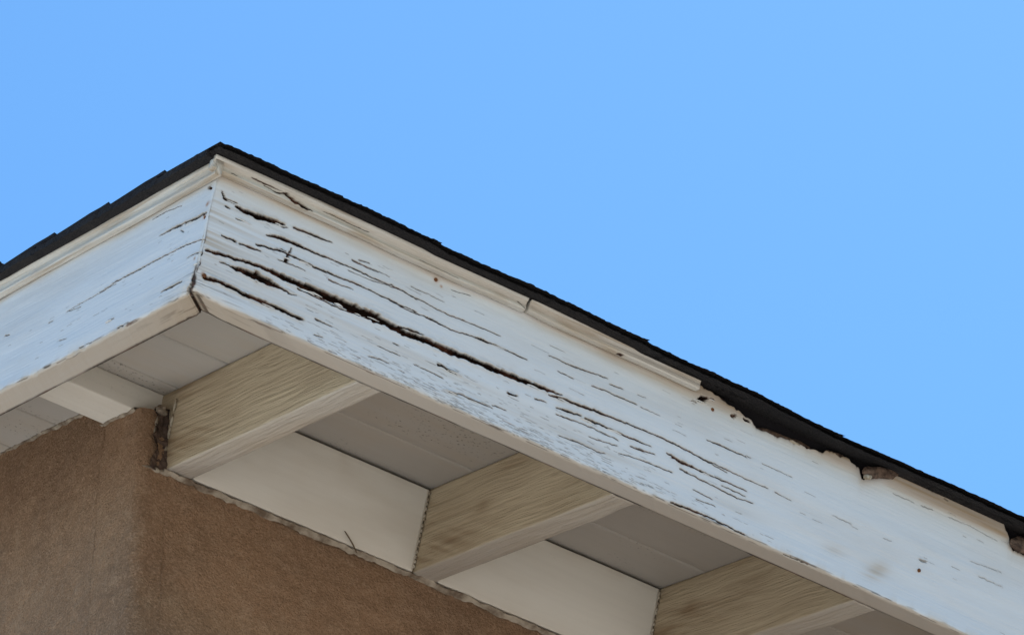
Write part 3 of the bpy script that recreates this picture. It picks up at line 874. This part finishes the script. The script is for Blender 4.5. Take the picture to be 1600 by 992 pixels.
fr_rng = np.random.default_rng(21)
def flakes_on(cracks, n, rake, parent, smax):
    segs = []
    for cr in cracks:
        for k in range(len(cr) - 1):
            if max(cr[k][2], cr[k + 1][2]) > 1.7 and cr[k][0] < smax: segs.append((cr[k], cr[k + 1]))
    for i in range(n):
        A, B = segs[fr_rng.integers(len(segs))]
        t_ = fr_rng.uniform(); s = A[0] + (B[0] - A[0]) * t_; w = A[1] + (B[1] - A[1]) * t_; hw = (A[2] + (B[2] - A[2]) * t_) / 2
        up = fr_rng.uniform() < .5
        ln = fr_rng.uniform(8, 24); ht = fr_rng.uniform(.9, 2.0)
        cu = fr_rng.uniform(.0004, .0014) * (-1 if up else 1)
        # rooted on one edge of the split, curling out over it
        paint_flake(s * .001, (w + (-(hw + .4) if up else hw + .4)) * .001, ln * .001, ht * .001, cu, fr_rng.uniform(-.6, .6), rake, parent, i)
flakes_on(EAVE_CRACKS, 48, False, fb, 1000)
flakes_on(RAKE_CRACKS, 9, True, fr, 300)

# nail heads on the boards
def nail(u, v, w, rake, parent, r=.0026):
    n = 10; P = []; F = []
    for q, (rr, o) in enumerate(((1, -.001), (1, .0006), (.6, .0011))):
        for j in range(n):
            th = 2 * math.pi * j / n
            a, b = r * rr * math.cos(th), r * rr * math.sin(th)
            P.append(RF(-o, v + a, w + b) if rake else RF(u + a, -o, w + b))
    for q in range(2):
        for j in range(n): F.append((q * n + j, q * n + (j + 1) % n, (q + 1) * n + (j + 1) % n, (q + 1) * n + j))
    F.append(tuple(2 * n + j for j in range(n)))
    link('nail', P, F, M_NAIL, parent)
for a, w in ((.0085, -.047), (.008, -.0655)): nail(0, a, w, True, fr)
for a, w in ((.014, -.144), (.3353, -.0145), (1.158, -.112), (.785, -.0195)): nail(a, 0, w, False, fb)

# brown splinters left in the rotted top edge
def splinter(name, p0, p1, r0, r1, seed, mat, lab=None, parent=None):
    n, m = 16, 14
    p0 = np.array(p0); p1 = np.array(p1); d = (p1 - p0) / np.linalg.norm(p1 - p0)
    e1 = np.cross(d, [0, 1, 0]); e1 /= np.linalg.norm(e1); e2 = np.cross(d, e1)
    P = []
    for i in range(n):
        t = i / (n - 1)
        c = p0 + (p1 - p0) * t
        rr = (r0 + (r1 - r0) * t) * (.35 + .65 * min(1, 6 * t, 5 * (1 - t)))
        for j in range(m):
            th = 2 * math.pi * j / m
            k = rr * (1 + .38 * vn(j * .9, t * 1.2 + seed, seed) + .2 * vn(j * 2.1, t * 5, seed + 3))
            q = c + e1 * math.cos(th) * k + e2 * math.sin(th) * k * .7
            P.append(RF(q[0], q[1], q[2]))
    F = [tuple(f) for f in gridfaces(n, m, True)] + [tuple(range(m))[::-1], tuple(range((n - 1) * m, n * m))]
    o = link(name, P, F, mat, parent or fb)
    if lab: o['label'] = lab
    return o
splinter('splinter', (1.035, -.010, -.017), (1.094, -.006, .008), .0100, .0085, 3, M_ROT, 'broken brown chunk of rotted wood jutting from the top edge')
splinter('splinter', (1.034, -.013, -.0245), (1.047, -.013, -.0185), .0035, .003, 4, M_CAULK)
splinter('splinter', (1.298, -.006, -.018), (1.39, .000, -.006), .011, .011, 5, M_ROT, 'second brown chunk of rotted wood farther along the top edge')
splinter('splinter', (.914, -.001, -.0135), (.938, .001, -.0135), .0020, .0016, 6, M_CAULK)
splinter('splinter', (.862, .008, -.016), (.955, .010, -.006), .006, .004, 8, M_ROT)
splinter('splinter', (.975, .003, -.006), (1.012, .006, -.001), .005, .004, 9, M_ROT)

# ------------------------------------------------------------------ mouldings under the shingles
tl = np.array([(0.0005, .018), (.008, .0182), (.0165, .018), (.0172, .015), (.0168, .0115), (.0135, .0085), (.0118, .005), (.0116, .001), (.0128, -.003),
               (.0135, -.006), (.012, -.0085), (.006, -.009), (.0005, -.009), (.0003, .004)])
def densify(l, n=4):
    q = []
    for i in range(len(l)):
        a, b = l[i], l[(i + 1) % len(l)]
        for k in range(n): q.append(a + (b - a) * k / n)
    return np.array(q)
tl[:, 1] = .018 - (.018 - tl[:, 1]) * .74
tl = densify(tl)
tcr = [[(60, 6, 1.2), (80, 4, 2), (95, 9, 2.5)], [(92, 8, 3), (103, 4, 6), (118, 2, 5), (134, 1, 2)], [(40, 9, 1), (60, 8, 1.6), (85, 9, .8)], [(150, 8, .8), (220, 7, 1)], [(12, 3, 1.5), (20, 2, 1)],
       [(455, 6, 1.2), (468, 0, 1.0)], [(300, 2, .7), (360, 1, .8)]]
for nm, s0, s1, sd_, crk in (('eave', .0, .4690, 120, tcr), ('eave', .4725, .7535, 121, [[(620, -2, 1), (680, -4, 1.2)]])):
    sv = np.arange(s0 - .016, s1, .0022) if s0 < .01 else np.arange(s0, s1, .0022)
    def fr_(s, a, b):
        return RF(s, -a * .85 - .0014, b - .0055)
    def wp(S, A, B, s0=s0, s1=s1):
        e = np.exp(-np.abs(S - s1) / .006) * .004 * (s1 > .6)
        B = B + .0016 * fbm(S * 7, S * 0, 130, 2) - .002 * e + .0022 * np.exp(-np.abs(S - s0) / .03) * (s0 > .1)
        # mitre at the corner
        return A, B
    o = board('trim_moulding', tl[::-1], sv, fr_, M_TRIM, house, .0006, sd_, .18, lambda S, A, B: .75 * np.clip(fbm(S * 14, B * 90, 7, 3), 0, 1) * (B < .012) - .2 * (B > .012), crk, 1.0, wp)
    o['label'] = 'grimy cream moulding strip along the top of the eave fascia'
sv = np.concatenate([np.arange(-.014, .72, .003), np.linspace(.72, VMAX, 12)])
o = board('trim_moulding', tl, sv, lambda s, a, b: RF(-a * .72 - .0014, s, b - .0125), M_TRIM, house, .0007, 124, .18, lambda S, A, B: .3 * np.clip(fbm(S * 9, B * 70, 9, 3), 0, 1))
o['label'] = 'cream moulding strip along the top of the gable fascia'

# ------------------------------------------------------------------ roof: sheathing, felt and shingles
def box_rf(u0, u1, v0, v1, w0, w1):
    P = [RF(np.array(u), np.array(v), np.array(w)) for u in (u0, u1) for v in (v0, v1) for w in (w0, w1)]
    F = [(0, 1, 3, 2), (4, 6, 7, 5), (0, 4, 5, 1), (2, 3, 7, 6), (0, 2, 6, 4), (1, 5, 7, 3)]
    return P, F
P, F = box_rf(.019, UMAX - .01, .0225, VMAX - .01, -DK + .0195, .0098)
roof = link('roof', P, F, M_FELT, house, False)
roof['label'] = 'roof of dark charcoal asphalt shingles'
# felt hanging over the roof edge behind the fascia
x = np.linspace(.70, 1.6, 180)[:, None]; t = np.linspace(0, 1, 14)[None, :]
fv = .0085 + .007 * np.sin(t * 2.4) + .0022 * fbm(x * 9, t * 1.2, 140, 3) * t
fw = .0135 - .075 * t - .003 * fbm(x * 12, t * 0, 141, 3) * t
felt = link('felt_underlay', RF(x + 0 * t, fv, fw + 0 * x).reshape(-1, 3), gridfaces(180, 14, False), M_FELT, roof)
felt['label'] = 'black roofing felt bared where the fascia has rotted'

EU = [-40, 140, 300, 318, 490, 640, 652, 820, 950, 978, 1118, 1290, 1320, 1600, 4000]
EW = [23.5, 25.5, 23.5, 21, 23, 19, 17, 17.5, 12.5, 11.5, 14.5, 15.5, 14.5, 15, 15]
def eave_w(u): return np.interp(u * 1000, EU, EW) * .001


def shingle_mesh(name, wd, ln, th, seed, frame, jag=.0016, n=None):
    """slab wd x ln, ragged edges; local a across, b up the slope, c thickness"""
    n = n or max(10, int(wd / .0028)); m = 7
    a = np.linspace(0, wd, n)[:, None]; b = np.array([0, .0012, .02, .05, .09, .14, ln])[None, :]
    A = a + 0 * b; B = b + 0 * a
    ed = jag * (fbm(A * 240, A * 0, seed, 2) * .9 + 1.3 * vn(A * 26, A * 0, seed + 2)) * np.exp(-B / .01)
    B1 = B + ed
    ends = np.where(A < 1e-9, 1, 0) - np.where(A > wd - 1e-9, 1, 0)
    A1 = A + .0003 * ends * (1 + vn(B * 300, B * 0, seed + 3))
    top = th * (1 + .22 * fbm(A * 200, B * 150, seed + 4, 3)) - .0008 * (B < .0005)
    P = []
    cols = []
    lay = [(A1, B1, 0 * top), (A1, B1, top)]
    V0 = frame(*lay[0]); V1 = frame(*lay[1])
    V = np.vstack([V0.reshape(-1, 3), V1.reshape(-1, 3)])
    F = [tuple(f) for f in gridfaces(n, m, False)]
    N = n * m
    Ft = [tuple(N + i for i in f[::-1]) for f in F]
    side = []
    for i in range(n - 1):
        side.append((i * m, (i + 1) * m, N + (i + 1) * m, N + i * m))
        side.append((i * m + m - 1, N + i * m + m - 1, N + (i + 1) * m + m - 1, (i + 1) * m + m - 1))
    for j in range(m - 1):
        side.append((j, N + j, N + j + 1, j + 1))
        side.append(((n - 1) * m + j, (n - 1) * m + j + 1, N + (n - 1) * m + j + 1, N + (n - 1) * m + j))
    return V, F + Ft + side


TAB = .3315
# starter strip along the gable edge
vv = np.concatenate([np.arange(-.010, .75, .004), np.linspace(.76, VMAX - .02, 30)])
lp_ = densify(np.array([(-.0275, .0050), (.004, .0050), (.004, .0140), (-.0275, .0140)]), 3)
V_ = RF(lp_[None, :, 0] + .0010 * fbm(vv * 130, vv * 0, 91, 2)[:, None] * (lp_[None, :, 0] < 0), vv[:, None] + 0 * lp_[None, :, 0], lp_[None, :, 1] + .0012 * fbm(vv * 10, vv * 0, 92, 2)[:, None])
F_ = [tuple(f) for f in gridfaces(len(vv), len(lp_), True)] + [tuple(range(len(lp_)))[::-1], tuple((len(vv) - 1) * len(lp_) + i for i in range(len(lp_)))]
link('starter_strip', V_.reshape(-1, 3), F_, M_SHINGLE, roof, False)
# eave: a starter layer and the first course, each tab sagging with the old edge
for layer in range(2):
    u = -.026 - (.16 if layer == 0 else 0)
    k = 0
    while u < UMAX:
        u0 = max(u - (.012 if k else 0), -.026); u1 = u + (TAB if k or layer == 0 else .338)
        def fr_(a, b, c, u0=u0, u1=u1, layer=layer, k=k):
            uu = u0 + a
            lift = .0028 * np.exp(-(u1 - uu) / .018) * np.exp(-b / .05) if layer == 1 else 0 * uu
            tip = eave_w(uu) - (.0135 if layer == 0 else .0070)
            w = tip * np.exp(-b / .06) + (.0108 + .006 * layer) * (1 - np.exp(-b / .06)) + lift
            drop = .0018 * layer * vn(np.full_like(uu, k * 1.7), uu * 0 + .4, 9)
            return RF(uu, -.041 + .0020 * (1 - layer) + drop + b, w)
        V, F = shingle_mesh('shingle', u1 - u0 + .0010, .165, (.0070 if layer == 0 else .0070), 200 + 20 * layer + k, fr_)
        link('shingle', V, F, M_SHINGLE, roof, False)
        u += TAB if k or layer == 0 else .338; k += 1
# upper courses: four shingle shapes, copied
protos = []
for q in range(4):
    V, F = shingle_mesh('shingle', TAB - .002, .172, .0052, 300 + q, lambda a, b, c: np.stack([a, b, c], -1), .0014, 60)
    me = bpy.data.meshes.new('shingle'); me.from_pydata([tuple(v) for v in V], [], F); me.update(); me.materials.append(M_SHINGLE)
    protos.append(me)
RM = Matrix(((1, 0, 0, 0), (0, CP, -SP, 0), (0, SP, CP, Z0), (0, 0, 0, 1)))
course = 1
v = -.038 + .150
while v < VMAX - .14:
    u = -.026 - (course % 3) * .11
    while u < UMAX - .02:
        o = bpy.data.objects.new('shingle', random.choice(protos))
        C.objects.link(o); o.parent = roof
        sx = 1.0; uu = u
        if u < -.026:
            sx = (u + TAB + .026) / TAB; uu = -.026
        tilt = Matrix.Rotation(-math.radians(1.45 + random.uniform(-.2, .2)), 4, 'X')
        o.matrix_world = RM @ Matrix.Translation((uu + random.uniform(0, .003), v + random.uniform(-.002, .002), .0192 + random.uniform(-.0006, .0006))) @ tilt @ Matrix.Diagonal((sx, 1, 1, 1))
        u += TAB
    v += .150; course += 1

# ------------------------------------------------------------------ twig caught above the wall
def tube(name, pts, r, mat):
    P = []; m = 7
    for i, p in enumerate(pts):
        for j in range(m):
            th = 2 * math.pi * j / m
            P.append(RF(p[0] + r[i] * math.cos(th), p[1] + r[i] * math.sin(th) * .9, p[2] + .3 * r[i] * math.sin(th)))
    F = [tuple(f) for f in gridfaces(len(pts), m, True)] + [tuple(range(m))[::-1], tuple(range((len(pts) - 1) * m, len(pts) * m))]
    return link(name, P, F, mat)
tw_ = tube('twig', [(.5605, L - .0035, -.157), (.567, L - .004, -.1625), (.576, L - .005, -.171), (.586, L - .004, -.181)], [.0011, .0016, .0017, .0012], M_TWIG)
tw_['label'] = 'short dry twig leaning on the smooth cream board above the stucco wall'
tw_['category'] = 'twig'
